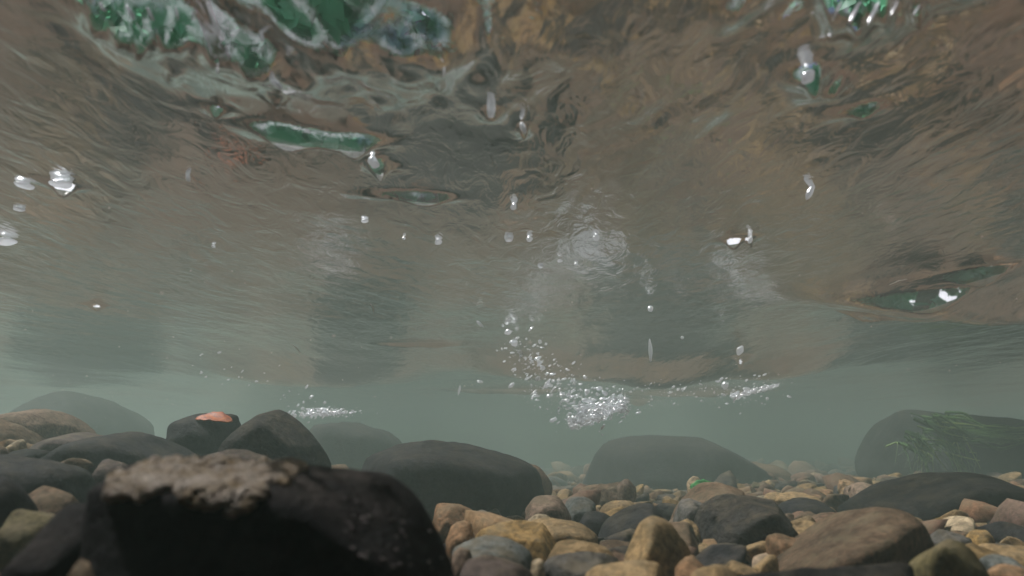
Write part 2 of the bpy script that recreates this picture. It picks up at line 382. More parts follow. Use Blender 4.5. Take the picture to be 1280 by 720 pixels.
def stone(name, label, outline, d, thick, col, p=9, front=None, back=None, rough=.055, lump=.12, sub=5, group='stones resting on the streambed', mat=None, cat='stone', sink=.02, fs=.62):
    """outline: silhouette corners (px of the 1280 picture) at ground distance d; thick: half depth in metres."""
    pts = [P(x, y, d) for x, y in outline]
    c2 = np.mean(pts, axis=0); c2[2] = (max(q[2] for q in pts) + min(q[2] for q in pts)) / 2
    bz = float(bedz(c2[0], c2[1])) - sink
    base = [np.array([q[0] * .9 + c2[0] * .1, q[1], min(bz, q[2])]) for q in pts if q[2] < c2[2]]
    allp = list(pts) + base
    cc = np.mean(allp, axis=0); cc[2] = (max(q[2] for q in allp) + min(q[2] for q in allp)) / 2
    lay = list(allp)
    if front:
        lay += [P(x, y, d + dd) for x, y, dd in front]
        lay += [np.array([P(x, y, d + dd)[0], d + dd * .55, bz]) for x, y, dd in front if dd < 0]
    else:
        for q in allp: lay.append(np.array([cc[0] + (q[0] - cc[0]) * fs, d - thick, cc[2] + (q[2] - cc[2]) * fs]) - [0, 0, .0])
    for q in allp: lay.append(np.array([cc[0] + (q[0] - cc[0]) * .6, d + thick, cc[2] + (q[2] - cc[2]) * .6]))
    cc = np.mean(lay, axis=0)
    dirs, F = ico(sub)
    r = soft_poly(lay, cc, dirs, p * 2.1)
    cr_ = np.random.default_rng(len(HERO) * 7 + 1); V0 = dirs * r[:, None]
    for _ in range(0 if front else 16):
        n_ = cr_.normal(0, 1, 3); n_ /= np.linalg.norm(n_); hmax = (V0 @ n_).max() * cr_.uniform(.84, .97)
        dn = dirs @ n_; lim = np.where(dn > .05, hmax / np.maximum(dn, .05), 1e9); k_ = r.mean() * .012
        r = -k_ * np.logaddexp(-r / k_, -np.minimum(lim, r + 20 * k_) / k_)
    V = dirs * r[:, None]
    seed = (int(outline[0][0]) % 97) + len(HERO)
    V = rock_mesh(name, V, F, None, rough, seed, 1.0, lump=lump)
    org = np.array([cc[0], cc[1], cc[2] + V[:, 2].min()])
    V = V + cc - org
    m = mat or RM[col]
    o = mesh_np(name, V, F, m, loc=org)
    tag(o, label, cat, group)
    Wv = V + org
    HERO.append(dict(o=o, lo=Wv.min(0), hi=Wv.max(0), V=Wv, F=F, label=label, px=np.mean([q[0] for q in outline]), c=(org[0], org[1])))
    return o
ST = 'stone'; BO = 'boulder'
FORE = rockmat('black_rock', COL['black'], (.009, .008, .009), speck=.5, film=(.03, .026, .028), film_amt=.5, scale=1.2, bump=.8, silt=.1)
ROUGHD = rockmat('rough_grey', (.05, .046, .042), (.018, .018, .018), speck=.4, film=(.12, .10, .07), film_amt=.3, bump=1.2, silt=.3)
big = stone('boulder', 'huge black rock with a pale crusted top edge filling the lower left foreground',
      [(112, 745), (126, 660), (146, 608), (212, 592), (330, 590), (400, 581), (450, 579), (495, 588), (528, 612), (552, 660), (592, 745)], .33, .065, 'black', p=6, rough=.03, lump=.08, sub=6, mat=FORE, cat=BO, fs=.8)
stone('boulder', 'black wedge shaped rock leaning against the left side of the huge black foreground rock',
      [(48, 745), (58, 690), (84, 645), (105, 618), (132, 612), (150, 640), (158, 745)], .31, .035, 'black', p=14, rough=.03, lump=.05, mat=FORE, cat=BO)
H = [
 ('brown rounded pebble at the foot of the black wedge rock', [(88,712),(92,692),(108,683),(128,688),(146,706),(140,722),(105,724)], .27, .012, 'brown', {}),
 ('small yellow ochre pebble in the bottom left corner', [(8,704),(20,695),(36,700),(38,712),(25,722),(8,722)], .28, .009, 'ochre', {}),
 ('olive brown blunt stone at the left edge with a flat top', [(8,668),(12,636),(30,631),(75,634),(82,650),(72,680),(40,688),(12,684)], .44, .02, 'olive', dict(p=12)),
 ('reddish brown angular stone above the olive blunt stone', [(26,626),(48,603),(70,607),(98,624),(90,636),(45,638)], .52, .025, 'brown', dict(p=14)),
 ('dark blue black stone cut by the left edge of the picture', [(-25,640),(-20,600),(0,588),(18,598),(29,622),(10,650)], .45, .03, 'slate', {}),
 ('dark smooth flat slab reaching in from the left edge', [(-60,600),(-50,568),(0,566),(60,578),(105,594),(118,608),(90,620),(0,625)], .62, .06, 'slate', dict(p=7)),
 ('mottled pink brown triangular stone left of the huge black rock', [(114,600),(122,578),(143,567),(160,577),(170,598),(160,612),(125,614)], .66, .025, 'purple', {}),
 ('small dark stone between the triangular stone and the huge black rock', [(152,598),(164,588),(180,592),(184,600),(170,606)], .62, .012, 'slate', {}),
 ('long low charcoal boulder behind the triangular stone', [(62,578),(95,556),(140,545),(185,543),(222,554),(252,578),(240,596),(90,598)], .86, .11, 'slate', dict(p=6, lump=.05)),
 ('rusty pink brown boulder on top of the heap at the left', [(-10,535),(20,514),(60,508),(75,512),(98,538),(100,552),(20,560)], 1.12, .1, 'pink', dict(p=10, lump=.06)),
 ('dull brown boulder at the left edge below the rusty boulder', [(-50,560),(-40,530),(0,522),(28,534),(42,556),(20,572)], 1.0, .07, 'brown', {}),
 ('low grey brown boulder between the rusty boulder and the charcoal boulder', [(50,560),(75,545),(110,539),(138,545),(150,560),(100,572)], 1.0, .07, 'purple', {}),
 ('small dark stone lying on the left end of the flat slab', [(10,566),(25,560),(55,559),(65,568),(60,578),(20,580)], .78, .03, 'dark', {}),
 ('dark red brown pebble at the left edge under the dull brown boulder', [(-15,570),(-5,555),(8,556),(14,566),(5,576)], .8, .02, 'brown', {}),
 ('faint hazy boulder behind the rusty boulder on the left', [(25,545),(50,503),(85,490),(130,494),(170,515),(192,545),(150,560),(50,560)], 2.9, .32, 'slate', dict(p=6)),
 ('faint hazy boulder behind the dark peaked boulder', [(380,570),(390,530),(420,521),(450,530),(490,538),(512,560),(470,580)], 2.5, .25, 'slate', dict(p=7)),
 ('dark block shaped boulder carrying the orange leaf', [(222,545),(224,522),(240,517),(296,518),(302,545),(280,562),(235,560)], .98, .07, 'slate', dict(p=13)),
 ('dark peaked boulder with rough faces behind the huge black rock', [(278,575),(295,538),(330,513),(352,510),(370,522),(415,578),(380,596),(300,596)], .9, .09, 'slate', dict(p=11, lump=.06, mat=ROUGHD)),
 ('low dark brown stone right behind the pale crust', [(232,588),(250,568),(290,560),(325,564),(362,584),(340,600),(250,602)], .6, .045, 'purple', dict(lump=.08)),
 ('small brown nub of stone behind the left end of the crust', [(218,588),(222,576),(232,573),(240,582),(238,594)], .55, .01, 'purple', {}),
 ('large smooth dark boulder left of the picture centre', [(428,600),(435,577),(480,560),(530,555),(590,559),(640,578),(678,600),(684,625),(650,648),(560,655),(450,650)], 1.12, .16, 'slate', dict(p=7)),
 ('reddish brown boulder peeping out behind the large smooth dark boulder', [(620,610),(628,580),(650,575),(675,583),(690,605),(680,625)], 1.4, .1, 'red', dict(p=7)),
 ('huge dark hazy boulder in the middle distance beneath the splash', [(706,612),(722,575),(746,552),(790,542),(850,546),(900,560),(935,576),(970,596),(990,615),(820,640)], 2.75, .4, 'slate', dict(p=9, rough=.02)),
 ('low brown hazy boulder adjoining the right end of the huge hazy boulder', [(890,610),(900,577),(925,575),(960,585),(985,603),(1003,620),(940,632)], 2.8, .3, 'brown', dict(p=7)),
 ('faint hazy boulder hung with green weed at the far right', [(1070,595),(1080,548),(1105,525),(1160,519),(1230,525),(1300,530),(1360,590),(1200,620)], 2.6, .3, 'dark', dict(p=7)),
 ('big black smooth boulder at the right edge', [(1042,640),(1060,625),(1095,622),(1125,600),(1170,589),(1220,588),(1262,600),(1300,622),(1310,655),(1200,672),(1060,660)], 1.0, .12, 'dark', dict(p=8, rough=.025)),
 ('pinkish round stone behind the left end of the big black boulder', [(1058,618),(1060,607),(1075,601),(1095,605),(1100,618),(1080,630)], 1.25, .04, 'pink', {}),
 ('large brown wedge shaped rock with a dark lower side at lower right', [(972,716),(1010,688),(1060,652),(1104,633),(1138,640),(1157,656),(1172,690),(1168,725),(1000,730)], .56, .07, 'brown',
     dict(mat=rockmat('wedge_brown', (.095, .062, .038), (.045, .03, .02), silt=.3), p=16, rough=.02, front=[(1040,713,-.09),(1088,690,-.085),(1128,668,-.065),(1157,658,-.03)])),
 ('dark peaked stone with ochre streaks in the lower right corner', [(1135,725),(1160,694),(1190,674),(1210,680),(1230,702),(1245,730)], .42, .03, 'olive', dict(p=16, front=[(1188,684,-.022),(1165,722,-.03),(1230,722,-.02)])),
 ('long pale grey pebble right of the brown wedge rock', [(1158,672),(1170,661),(1195,661),(1214,672),(1200,684),(1165,684)], .66, .02, 'grey', {}),
 ('grey rounded stone at the right edge before the black boulder', [(1232,670),(1240,655),(1258,651),(1285,660),(1290,682),(1245,686)], .74, .035, 'slate', {}),
 ('small ochre stone left of the grey rounded stone', [(1206,672),(1216,660),(1232,660),(1240,674),(1225,684)], .7, .015, 'ochre', {}),
 ('flat tan stone low at the right edge', [(1216,690),(1225,680),(1260,682),(1290,690),(1290,702),(1230,704)], .58, .03, 'tan', {}),
 ('grey green flat stone below the flat tan stone', [(1222,700),(1240,690),(1262,694),(1274,704),(1255,712)], .52, .02, 'teal', {}),
 ('orange brown stone in the bottom right corner', [(1234,714),(1244,702),(1275,706),(1295,716),(1290,730),(1245,730)], .45, .02, 'orange', {}),
 ('long black stone along the bottom edge before the brown wedge rock', [(895,732),(905,716),(1000,711),(1080,711),(1138,715),(1140,735)], .38, .03, 'dark', dict(p=12)),
 ('rough dark grey boulder with a lumpy knobbly face', [(862,680),(872,640),(890,620),(925,611),(955,616),(980,640),(994,665),(975,688),(920,704),(875,702)], .72, .07, 'grey', dict(p=10, lump=.22, rough=.05, mat=ROUGHD, sub=6)),
 ('brown stone behind the rough dark grey boulder', [(838,655),(850,628),(875,603),(905,599),(930,612),(930,650),(860,668)], .88, .06, 'brown', dict(p=12, lump=.08)),
 ('dark stone right behind the rough dark grey boulder', [(965,650),(975,628),(1000,622),(1030,628),(1042,640),(1020,655)], .98, .06, 'slate', {}),
 ('pale topped flat stone on the slope behind the dark stone', [(965,622),(985,614),(1020,620),(1030,628),(1000,634)], 1.15, .05, 'tan', {}),
 ('flat reddish stone left of the brown wedge rock', [(1008,648),(1030,640),(1062,640),(1072,650),(1050,660),(1015,660)], .86, .04, 'red', {}),
 ('tan stone with a dark hollow beside the rough dark grey boulder', [(978,668),(988,652),(1003,647),(1025,655),(1038,668),(1020,680),(990,680)], .68, .03, 'tan', dict(lump=.15)),
 ('thin orange brown plate jutting from the rough dark grey boulder', [(953,674),(960,667),(990,671),(1022,680),(1015,690),(965,690)], .62, .02, 'orange', dict(p=14)),
 ('dark grey triangular stone behind the pale pyramid stone', [(742,685),(752,655),(785,632),(812,626),(832,640),(848,668),(840,695),(760,700)], .78, .06, 'slate', dict(p=12)),
 ('pale tan pyramid stone standing upright right of centre', [(780,700),(792,672),(806,648),(815,643),(826,646),(842,664),(864,694),(862,708),(790,712)], .5, .028, 'tan',
     dict(p=18, rough=.012, front=[(811,650,-.012),(806,706,-.034),(812,700,-.03)])),
 ('round orange tan pebble at the right foot of the pale pyramid', [(843,706),(848,693),(862,688),(877,696),(882,708),(868,718),(850,716)], .46, .014, 'orange', {}),
 ('long tan cobble lying along the bottom edge under the pyramid', [(722,722),(735,707),(790,701),(825,703),(842,712),(840,730),(740,732)], .42, .02, 'tan', dict(p=7)),
 ('orange tan cobble at the bottom edge right of the long tan cobble', [(862,716),(878,703),(905,701),(922,712),(918,728),(875,730)], .42, .015, 'tan', {}),
 ('wide slate grey cobble left of the long tan cobble', [(676,712),(682,694),(720,690),(770,691),(782,700),(776,722),(690,728)], .48, .025, 'grey', dict(p=10)),
 ('large tan block with a shadowed right end left of the pyramid', [(652,688),(662,652),(690,646),(735,652),(748,665),(748,690),(720,697)], .7, .04, 'tan', dict(p=14)),
 ('long ochre topped block with a dark end face above the teal grey cobble', [(588,668),(600,652),(650,651),(684,658),(702,690),(690,699),(620,694)], .6, .03, 'ochre', dict(p=16)),
 ('smooth teal grey cobble below the ochre block', [(562,680),(578,668),(610,664),(645,672),(668,690),(664,712),(600,716),(570,700)], .5, .03, 'teal', dict(p=6, rough=.01)),
 ('small pink pebble at the left tip of the teal grey cobble', [(563,686),(572,680),(588,683),(590,690),(575,694)], .47, .008, 'pink', {}),
 ('purple brown slab along the bottom edge below the teal grey cobble', [(570,735),(580,694),(610,690),(640,702),(665,714),(680,735)], .41, .025, 'purple', dict(p=12)),
 ('cream pebble wedged between the teal cobble and the slate cobble', [(664,708),(666,694),(676,692),(682,700),(680,712),(670,716)], .47, .007, 'cream', {}),
 ('orange brown pebble beside the right shoulder of the huge black rock', [(557,672),(562,653),(580,648),(592,656),(592,672),(572,680)], .6, .015, 'orange', {}),
 ('brown ridged stone between the huge black rock and the dark boulder', [(538,652),(545,628),(570,624),(590,634),(600,655),(570,664)], .76, .035, 'orange', {}),
 ('grey flat pebble below the large smooth dark boulder', [(580,652),(590,637),(612,636),(632,646),(625,658)], .8, .02, 'grey', {}),
 ('pinkish tan rounded stone at the right foot of the smooth dark boulder', [(650,650),(658,624),(675,616),(700,620),(715,640),(710,655),(670,660)], .86, .04, 'pink', dict(p=7)),
 ('pale yellowish pebble under the pinkish tan rounded stone', [(656,650),(668,640),(685,639),(690,650),(672,657)], .76, .012, 'cream', {}),
 ('pale grey green stone right of the pinkish tan stone', [(702,645),(708,622),(725,617),(742,626),(745,645),(720,655)], .9, .03, 'teal', dict(p=12)),
 ('dark green grey stone below the pale grey green stone', [(722,652),(732,638),(755,640),(770,650),(760,664),(735,664)], .82, .02, 'slate', {}),
 ('long tan pebble heaped before the hazy boulder', [(748,640),(756,626),(785,622),(800,632),(798,642),(765,648)], .98, .03, 'tan', {}),
 ('flat brown stone at the foot of the huge hazy boulder', [(716,618),(735,604),(775,600),(800,608),(795,620),(740,624)], 1.3, .05, 'brown', {}),
 ('small pink white stone on the flat brown stone', [(770,608),(774,597),(785,596),(795,606),(790,614)], 1.2, .015, 'pink', {}),
 ('round grey tan stone between the pyramid and the brown stone', [(842,648),(846,626),(862,620),(880,628),(880,650),(858,658)], .84, .03, 'grey', {}),
 ('orange tan stone at the left foot of the rough dark grey boulder', [(838,668),(845,650),(862,646),(878,656),(872,674),(850,678)], .72, .02, 'tan', {}),
 ('white translucent pebble beside the small green leaf', [(858,604),(862,594),(870,590),(876,598),(872,607)], 1.1, .010, 'cream', {}),
]
for lab, out_, d, th, col, kw in H:
    kw = dict(kw); bgk = any(s in lab for s in ('boulder', 'rock with'))
    cat = 'boulder' if 'boulder' in lab.split(' behind')[0].split(' carrying')[0].split(' on ')[0].split(' peeping')[0].split(' below')[0].split(' between')[0] and not any(lab.split(' ')[i] in ('stone', 'pebble', 'plate') for i in range(1, min(7, len(lab.split(' '))))) else ('pebble' if 'pebble' in lab.split(' ')[:5] else 'stone')
    kw.setdefault('sub', 5 if (max(q[0] for q in out_) - min(q[0] for q in out_)) > 60 else 4)
    stone(cat, lab, out_, d, th, col, cat=cat, **kw)

# ------------------------------------------------------------------ pebbles and gravel
def pebble_shape(r, n, flat=.52):
    dirs, F = ico(n)
    k = r.integers(5, 9); ns = r.normal(0, 1, (k, 3)); ns /= np.linalg.norm(ns, axis=1)[:, None]
    ns = np.vstack([ns, -ns]); hs = r.uniform(.6, 1.0, 2 * k)
    g = np.clip(dirs @ ns.T, 0, None) / hs; p = r.uniform(12, 30)
    rr = 1 / (np.sum(g ** p, 1) ** (1 / p) + 1e-9); rr = np.minimum(rr, 1.25)
    v = dirs * rr[:, None] * [1, r.uniform(.6, .95), r.uniform(flat - .15, flat + .15)]
    ph = r.uniform(0, 6, 3)
    v = v * (1 + .03 * np.sin(v[:, [0]] * 5 + ph[0]) * np.sin(v[:, [1]] * 6 + ph[1]))
    return v, F
def inside_hero(x, y, m=0.0):
    for h in HERO:
        cx, cy_ = (h['lo'][0] + h['hi'][0]) / 2, (h['lo'][1] + h['hi'][1]) / 2
        if ((x - cx) / ((h['hi'][0] - h['lo'][0]) / 2 + m)) ** 2 + ((y - cy_) / ((h['hi'][1] - h['lo'][1]) / 2 + m)) ** 2 < .8: return h
    return None
# occluders for dropping pebbles that nothing shows
bv = []; bf = []; off = 0
for h in HERO: bv.append(h['V']); bf.append(h['F'] + off); off += len(h['V'])
BV = BVHTree.FromPolygons([tuple(v) for v in np.vstack(bv)], [tuple(int(q) for q in f) for f in np.vstack(bf)])
def seen(p, r):
    o = Vector((0, 0, CAMZ)); n = 0
    for dx, dz in ((0, .8), (-.7, .3), (.7, .3), (0, 0)):
        q = Vector((p[0] + dx * r, p[1] - .3 * r, p[2] + dz * r)); d = q - o; l = d.length
        hit = BV.ray_cast(o, d.normalized(), l - r * .5)
        if hit[0] is None: n += 1
    return n >= 2
def project(p):
    x, y, z = p[0], p[1], p[2] - CAMZ
    f = y * cp + z * sp_; u = -y * sp_ + z * cp
    return 640 + FPX * x / f, 360 - FPX * u / f
PC = [('tan', 'tan', .26), ('brown', 'brown', .26), ('orange', 'orange brown', .14), ('grey', 'grey', .08), ('ochre', 'ochre', .1), ('cream', 'cream', .04), ('slate', 'dark', .10), ('olive', 'olive', .02)]
protos = []
for i in range(10):
    v, F = pebble_shape(np.random.default_rng(100 + i), 4); protos.append((v, F))
pm = {}
peb = []
tries = 0
placed = []
prng = np.random.default_rng(21)
while len(peb) < 280 and tries < 9000:
    tries += 1
    y = prng.uniform(.36, 1.0) if prng.random() < .45 else prng.uniform(1.0, 2.1)
    x = prng.uniform(-.76, .76) * y
    r = min(.034, float(np.exp(prng.normal(math.log(.008 + .006 * y), .42))))
    if inside_hero(x, y, r * .4): continue
    if any((x - a) ** 2 + (y - b) ** 2 < ((r + c) * .72) ** 2 for a, b, c in placed): continue
    z = float(bedz(x, y)) + r * .28
    u, v = project((x, y, z + r * .3))
    if u < 2 or u > 1278 or v > 716: continue
    if not seen((x, y, z), r): continue
    placed.append((x, y, r)); peb.append((x, y, z, r, prng.choice(len(PC), p=np.array([c[2] for c in PC])), u))
info = []
for (x, y, z, r, ci, u) in peb:
    pi_ = int(prng.integers(10)); key = (pi_, ci)
    if key not in pm:
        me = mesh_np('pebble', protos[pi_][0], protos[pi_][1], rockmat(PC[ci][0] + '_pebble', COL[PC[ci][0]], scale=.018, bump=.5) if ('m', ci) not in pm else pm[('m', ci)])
        pm[('m', ci)] = me.data.materials[0]; pm[key] = me.data; bpy.data.objects.remove(me)
    o = bpy.data.objects.new('pebble', pm[key]); C.objects.link(o)
    o.location = (x, y, z); o.scale = (r, r, r); o.rotation_euler = (prng.normal(0, .25), prng.normal(0, .25), prng.uniform(0, 6.28))
    near = min(HERO, key=lambda h: (h['c'][0] - x) ** 2 + (h['c'][1] - y) ** 2 + (0.0 if True else 0))
    side = 'before' if y < near['c'][1] - .03 else ('left of' if x < near['c'][0] else 'right of')
    info.append((o, PC[ci][1], near, side, u, y))
ORD = ['first', 'second', 'third', 'fourth', 'fifth', 'sixth', 'seventh', 'eighth', 'ninth', 'tenth', 'eleventh', 'twelfth']
def short(l):
    wds = l.split(' ')
    cut = len(wds)
    for i, q in enumerate(wds):
        if q in ('stone', 'pebble', 'boulder', 'rock', 'cobble', 'block', 'slab', 'plate', 'nub') and i > 0: cut = i + 1; break
    return ' '.join(wds[:cut])
byk = {}
for t in info: byk.setdefault((t[1], short(t[2]['label']), t[3]), []).append(t)
for (cn, nm, side), l in byk.items():
    l.sort(key=lambda t: t[4])
    for i, t in enumerate(l):
        lab = f'small {cn} pebble {side} the {nm}' if len(l) == 1 else (f'{ORD[min(i, 11)]} from left of the small {cn} pebbles {side} the {nm}')
        tag(t[0], ' '.join(lab.split(' ')[:16]), 'pebble', 'small pebbles on the streambed')

def gravel(name, n, xr, yr, rlo, rhi, sub, seed, label, avoid):
    r = np.random.default_rng(seed); T = [pebble_shape(r, sub) for _ in range(12)]
    V = []; F = []; M = []; off = 0
    cm = ['tan', 'brown', 'orange', 'grey', 'pink', 'cream', 'slate', 'red']
    cw = np.array([.26, .28, .12, .08, .08, .03, .1, .05]); cw /= cw.sum()
    c = 0
    while c < n:
        y = yr[0] + (yr[1] - yr[0]) * r.random() ** 1.1; x = r.uniform(*xr)
        s = rlo * (rhi / rlo) ** (r.random() ** 2)
        if name == 'shingle' and r.random() < .13 and (y > 3.0 or abs(x) > .85 * y + .14): s = r.uniform(.045, .12)
        if y < .34 and abs(x) < .4: c += 1; continue
        v, f = T[r.integers(12)]
        a, b, g = r.uniform(0, 6.28), r.normal(0, .3), r.normal(0, .3)
        ca, sa = math.cos(a), math.sin(a)
        w_ = v @ np.array([[ca, sa, 0], [-sa, ca, 0], [0, 0, 1]])
        w_[:, 2] += b * w_[:, 0] + g * w_[:, 1]
        V.append(w_ * s + [x, y, float(bedz(x, y)) + s * .15]); F.append(f + off); off += len(v)
        q_ = math.sin(x * 5.1 + 1.7 * math.sin(y * 2.3) + 2) + math.sin(y * 4.3 + 1.3 * math.sin(x * 3.7)) + 1.1 * math.sin(x * 11 + 2 * math.sin(y * 7)) * math.sin(y * 9 + x * 3) + r.normal(0, .3)
        cw2 = cw * (np.array([.2, .8, .1, .8, .1, .1, 9, .2]) if q_ > .45 else np.array([1, .8, 2, .4, 1, .8, .2, 7]) if q_ < -.5 else 1); cw2 = cw2 / cw2.sum()
        M.append(np.full(len(f), r.choice(8, p=cw2))); c += 1
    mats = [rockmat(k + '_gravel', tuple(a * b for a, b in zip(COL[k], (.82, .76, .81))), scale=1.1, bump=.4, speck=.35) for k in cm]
    tag(mesh_np(name, np.vstack(V), np.vstack(F), mats, midx=np.concatenate(M)), label, name, kind='stuff')
gravel('gravel', 5200, (-1.5, 1.5), (.3, 2.4), .003, .013, 2, 3, 'fine mixed brown and tan gravel filling the gaps between stones', False)
gravel('shingle', 4600, (-3.2, 3.2), (-.6, 6.5), .013, .060, 2, 4, 'mixed brown and grey shingle covering the streambed further off', False)

# ------------------------------------------------------------------ pale crust on the foreground rock
def crust():
    h = HERO[0]; V = h['V']
    bvh = BVHTree.FromPolygons([tuple(v) for v in V], [tuple(int(q) for q in f) for f in h['F']])
    r = np.random.default_rng(9); vs = []; fs = []; off = 0
    dirs, F = ico(2)
    n = 0
    while n < 2400:
        px = r.uniform(138, 356); t = (px - 140) / 212
        low = 622 + 6 * math.sin(px * .11) + (8 if 255 < px < 318 else 0) - (22 if px > 330 else 0) - 10 * math.exp(-((px - 195) / 25) ** 2)
        py = 588 + (low - 588) * (r.random() ** .8 + abs(r.normal(0, .10)))
        if math.sin(px * .21) + math.sin(py * .33 + px * .09) > 1.1 and r.random() < .8: continue
        rr = Vector(ray(px, py)).normalized(); hit = bvh.ray_cast(Vector((0, 0, CAMZ)), rr)
        if hit[0] is None: continue
        q = np.array(hit[0]); nn = np.array(hit[1]); n += 1
        q = q + [0, r.uniform(0, .022), 0] if r.random() < .5 else q
        top = bvh.ray_cast(Vector((q[0], q[1] + .004, q[2] + .2)), Vector((0, 0, -1)))
        if q[1] != np.array(hit[0])[1] and (top[0] is None or top[0][2] < hit[0][2] - .004): continue
        if q[1] != np.array(hit[0])[1]: q = np.array(top[0]); nn = np.array(top[1]); q[1] += 0
        s = .00085 * r.uniform(.6, 2.4)
        w_ = dirs * (1 + .35 * r.normal(0, 1, (len(dirs), 1)) * .4) * s * [1.2, 1, .9] + q + nn * s * .3
        vs.append(w_); fs.append(F + off); off += len(dirs)
    m = rockmat('algae_crust', (.54, .48, .42), (.26, .18, .09), speck=.6, film=(.50, .42, .36), film_amt=.7, scale=4, bump=1)
    m0 = rockmat('algae_flecks', (.20, .17, .16), (.08, .07, .07), silt=0)
    vs2 = []; fs2 = []; k = 0
    while k < 45:
        t = r.random(); px = 425 + 145 * t + r.normal(0, 12); py = 586 + 130 * r.random() ** .7
        cl = (math.sin(px * .13) + math.sin(py * .17 + px * .05))
        if cl < .3 and r.random() < .85: continue
        hit = bvh.ray_cast(Vector((0, 0, CAMZ)), Vector(ray(px, py)).normalized())
        if hit[0] is None: k += .05; continue
        w_ = dirs * .00055 * r.uniform(.3, 1.5) * [1.6, 1, .8] + np.array(hit[0]); vs2.append(w_); fs2.append(F + len(fs2) * len(dirs)); k += 1
    mesh_np('algae_flecks', np.vstack(vs2) - np.array(big.location), np.vstack(fs2), m0, parent=big)
    o = mesh_np('algae_crust', np.vstack(vs) - np.array(big.location), np.vstack(fs), m, parent=big)
    o['label'] = 'pale tan fuzzy crust along the top left edge'
crust()

# ------------------------------------------------------------------ leaf, shard, weed
def leaf(name, label, px, py, d, w_, h_, col, cat, tilt=(0.2, 0, .3), lift=.0):
    m, nt, b = newmat(name + '_' + cat); L = nt.links.new
    tc = N(nt, 'ShaderNodeTexCoord'); n = N(nt, 'ShaderNodeTexNoise', Scale=130, Detail=6, Roughness=.7); L(tc.outputs['Object'], n.inputs['Vector'])
    r = ramp(nt, n.outputs[0], [(.38, sc(col, .3)), (.5, col), (.66, tuple(a + b for a, b in zip(sc(col, 1.2), (.06, .05, .004))))]); L(r.outputs[0], b.inputs['Base Color'])
    b.inputs['Roughness'].default_value = .6
    bm = bmesh.new(); nx, ny = 16, 8; g = []
    for i in range(nx + 1):
        u = i / nx; row = []
        hw = h_ * .5 * (math.sin(math.pi * min(1, u * .97 + .015)) ** .7) * (1 + .12 * math.sin(u * 23))
        for j in range(ny + 1):
            v = j / ny * 2 - 1
            row.append(bm.verts.new(((u - .5) * w_, v * hw, (.24 if col[0] > .2 else .2) * w_ * (-(u - .5) ** 2 * 1.6 + .10 * v * v + .05 * math.sin(u * 9 + v * 3)))))
        g.append(row)
    for i in range(nx):
        for j in range(ny): bm.faces.new((g[i][j], g[i + 1][j], g[i + 1][j + 1], g[i][j + 1]))
    bmesh.ops.recalc_face_normals(bm, faces=bm.faces[:])
    ex = bmesh.ops.solidify(bm, geom=bm.faces[:], thickness=.0012)
    me = bpy.data.meshes.new(name); bm.to_mesh(me); bm.free(); me.materials.append(m)
    for p in me.polygons: p.use_smooth = True
    o = bpy.data.objects.new(name, me); C.objects.link(o); q = P(px, py, d); o.location = q + [0, 0, lift]; o.rotation_euler = tilt
    tag(o, label, cat); return o
leaf('leaf', 'bright orange dead leaf lying on top of the dark block shaped boulder', 268, 521, .93, .046, .028, (.30, .06, .003), 'leaf', (.45, .08, .1))
leaf('leaf', 'small green leaf lying beside the white pebble before the hazy boulder', 878, 606, 1.05, .036, .016, (.03, .24, .06), 'leaf', (1.0, -.1, .1))
def weed():
    m, nt, b = newmat('weed_green'); L = nt.links.new
    gi = N(nt, 'ShaderNodeNewGeometry'); r = ramp(nt, gi.outputs['Random Per Island'], [(0, (.03, .08, .02)), (.7, (.09, .18, .05)), (1, (.26, .34, .10))]); L(r.outputs[0], b.inputs['Base Color'])
    rr = np.random.default_rng(3)
    specs = [('long green water weed streaming across the hazy boulder towards the right edge', [(1165, 527, 2.0), (1200, 538, 2.0), (1240, 545, 1.99), (1300, 540, 1.98)], 60, 12),
             ('short tuft of green water weed hanging on the middle of the hazy boulder', [(1140, 548, 2.0), (1155, 562, 1.99), (1150, 585, 1.98)], 36, 16),
             ('pale green water weed drooping on the right half of the hazy boulder', [(1180, 545, 2.0), (1192, 560, 1.99), (1205, 588, 1.98)], 34, 18)]
    for lab, path, n, spread in specs:
        V = []; F = []
        for _ in range(n):
            o1 = rr.normal(0, spread * .5, 2); pts = []
            for (x, y, d) in path:
                pts.append(P(x + o1[0] + rr.normal(0, 9), y + o1[1] * .5 + rr.normal(0, 7), d + rr.normal(0, .01)))
            pts = np.array(pts); tt = np.linspace(0, len(pts) - 1, 14)
            cur = np.stack([np.interp(tt, np.arange(len(pts)), pts[:, k]) for k in range(3)], 1)
            cur[1:-1] = (cur[:-2] + cur[1:-1] * 2 + cur[2:]) / 4
            wd = rr.uniform(.0016, .005); s = len(V)
            for j, c in enumerate(cur):
                ww = wd * (1 - .8 * j / 13); V += [c + [ww * .6, 0, ww], c - [ww * .6, 0, ww], c + [0, .0012, 0]]
            for j in range(13):
                a = s + j * 3
                for q in range(3): F.append((a + q, a + (q + 1) % 3, a + 3 + (q + 1) % 3, a + 3 + q))
        o = mesh_np('water_weed', V, F, m); tag(o, lab, 'water weed', 'weed on the hazy boulder at right')
weed()

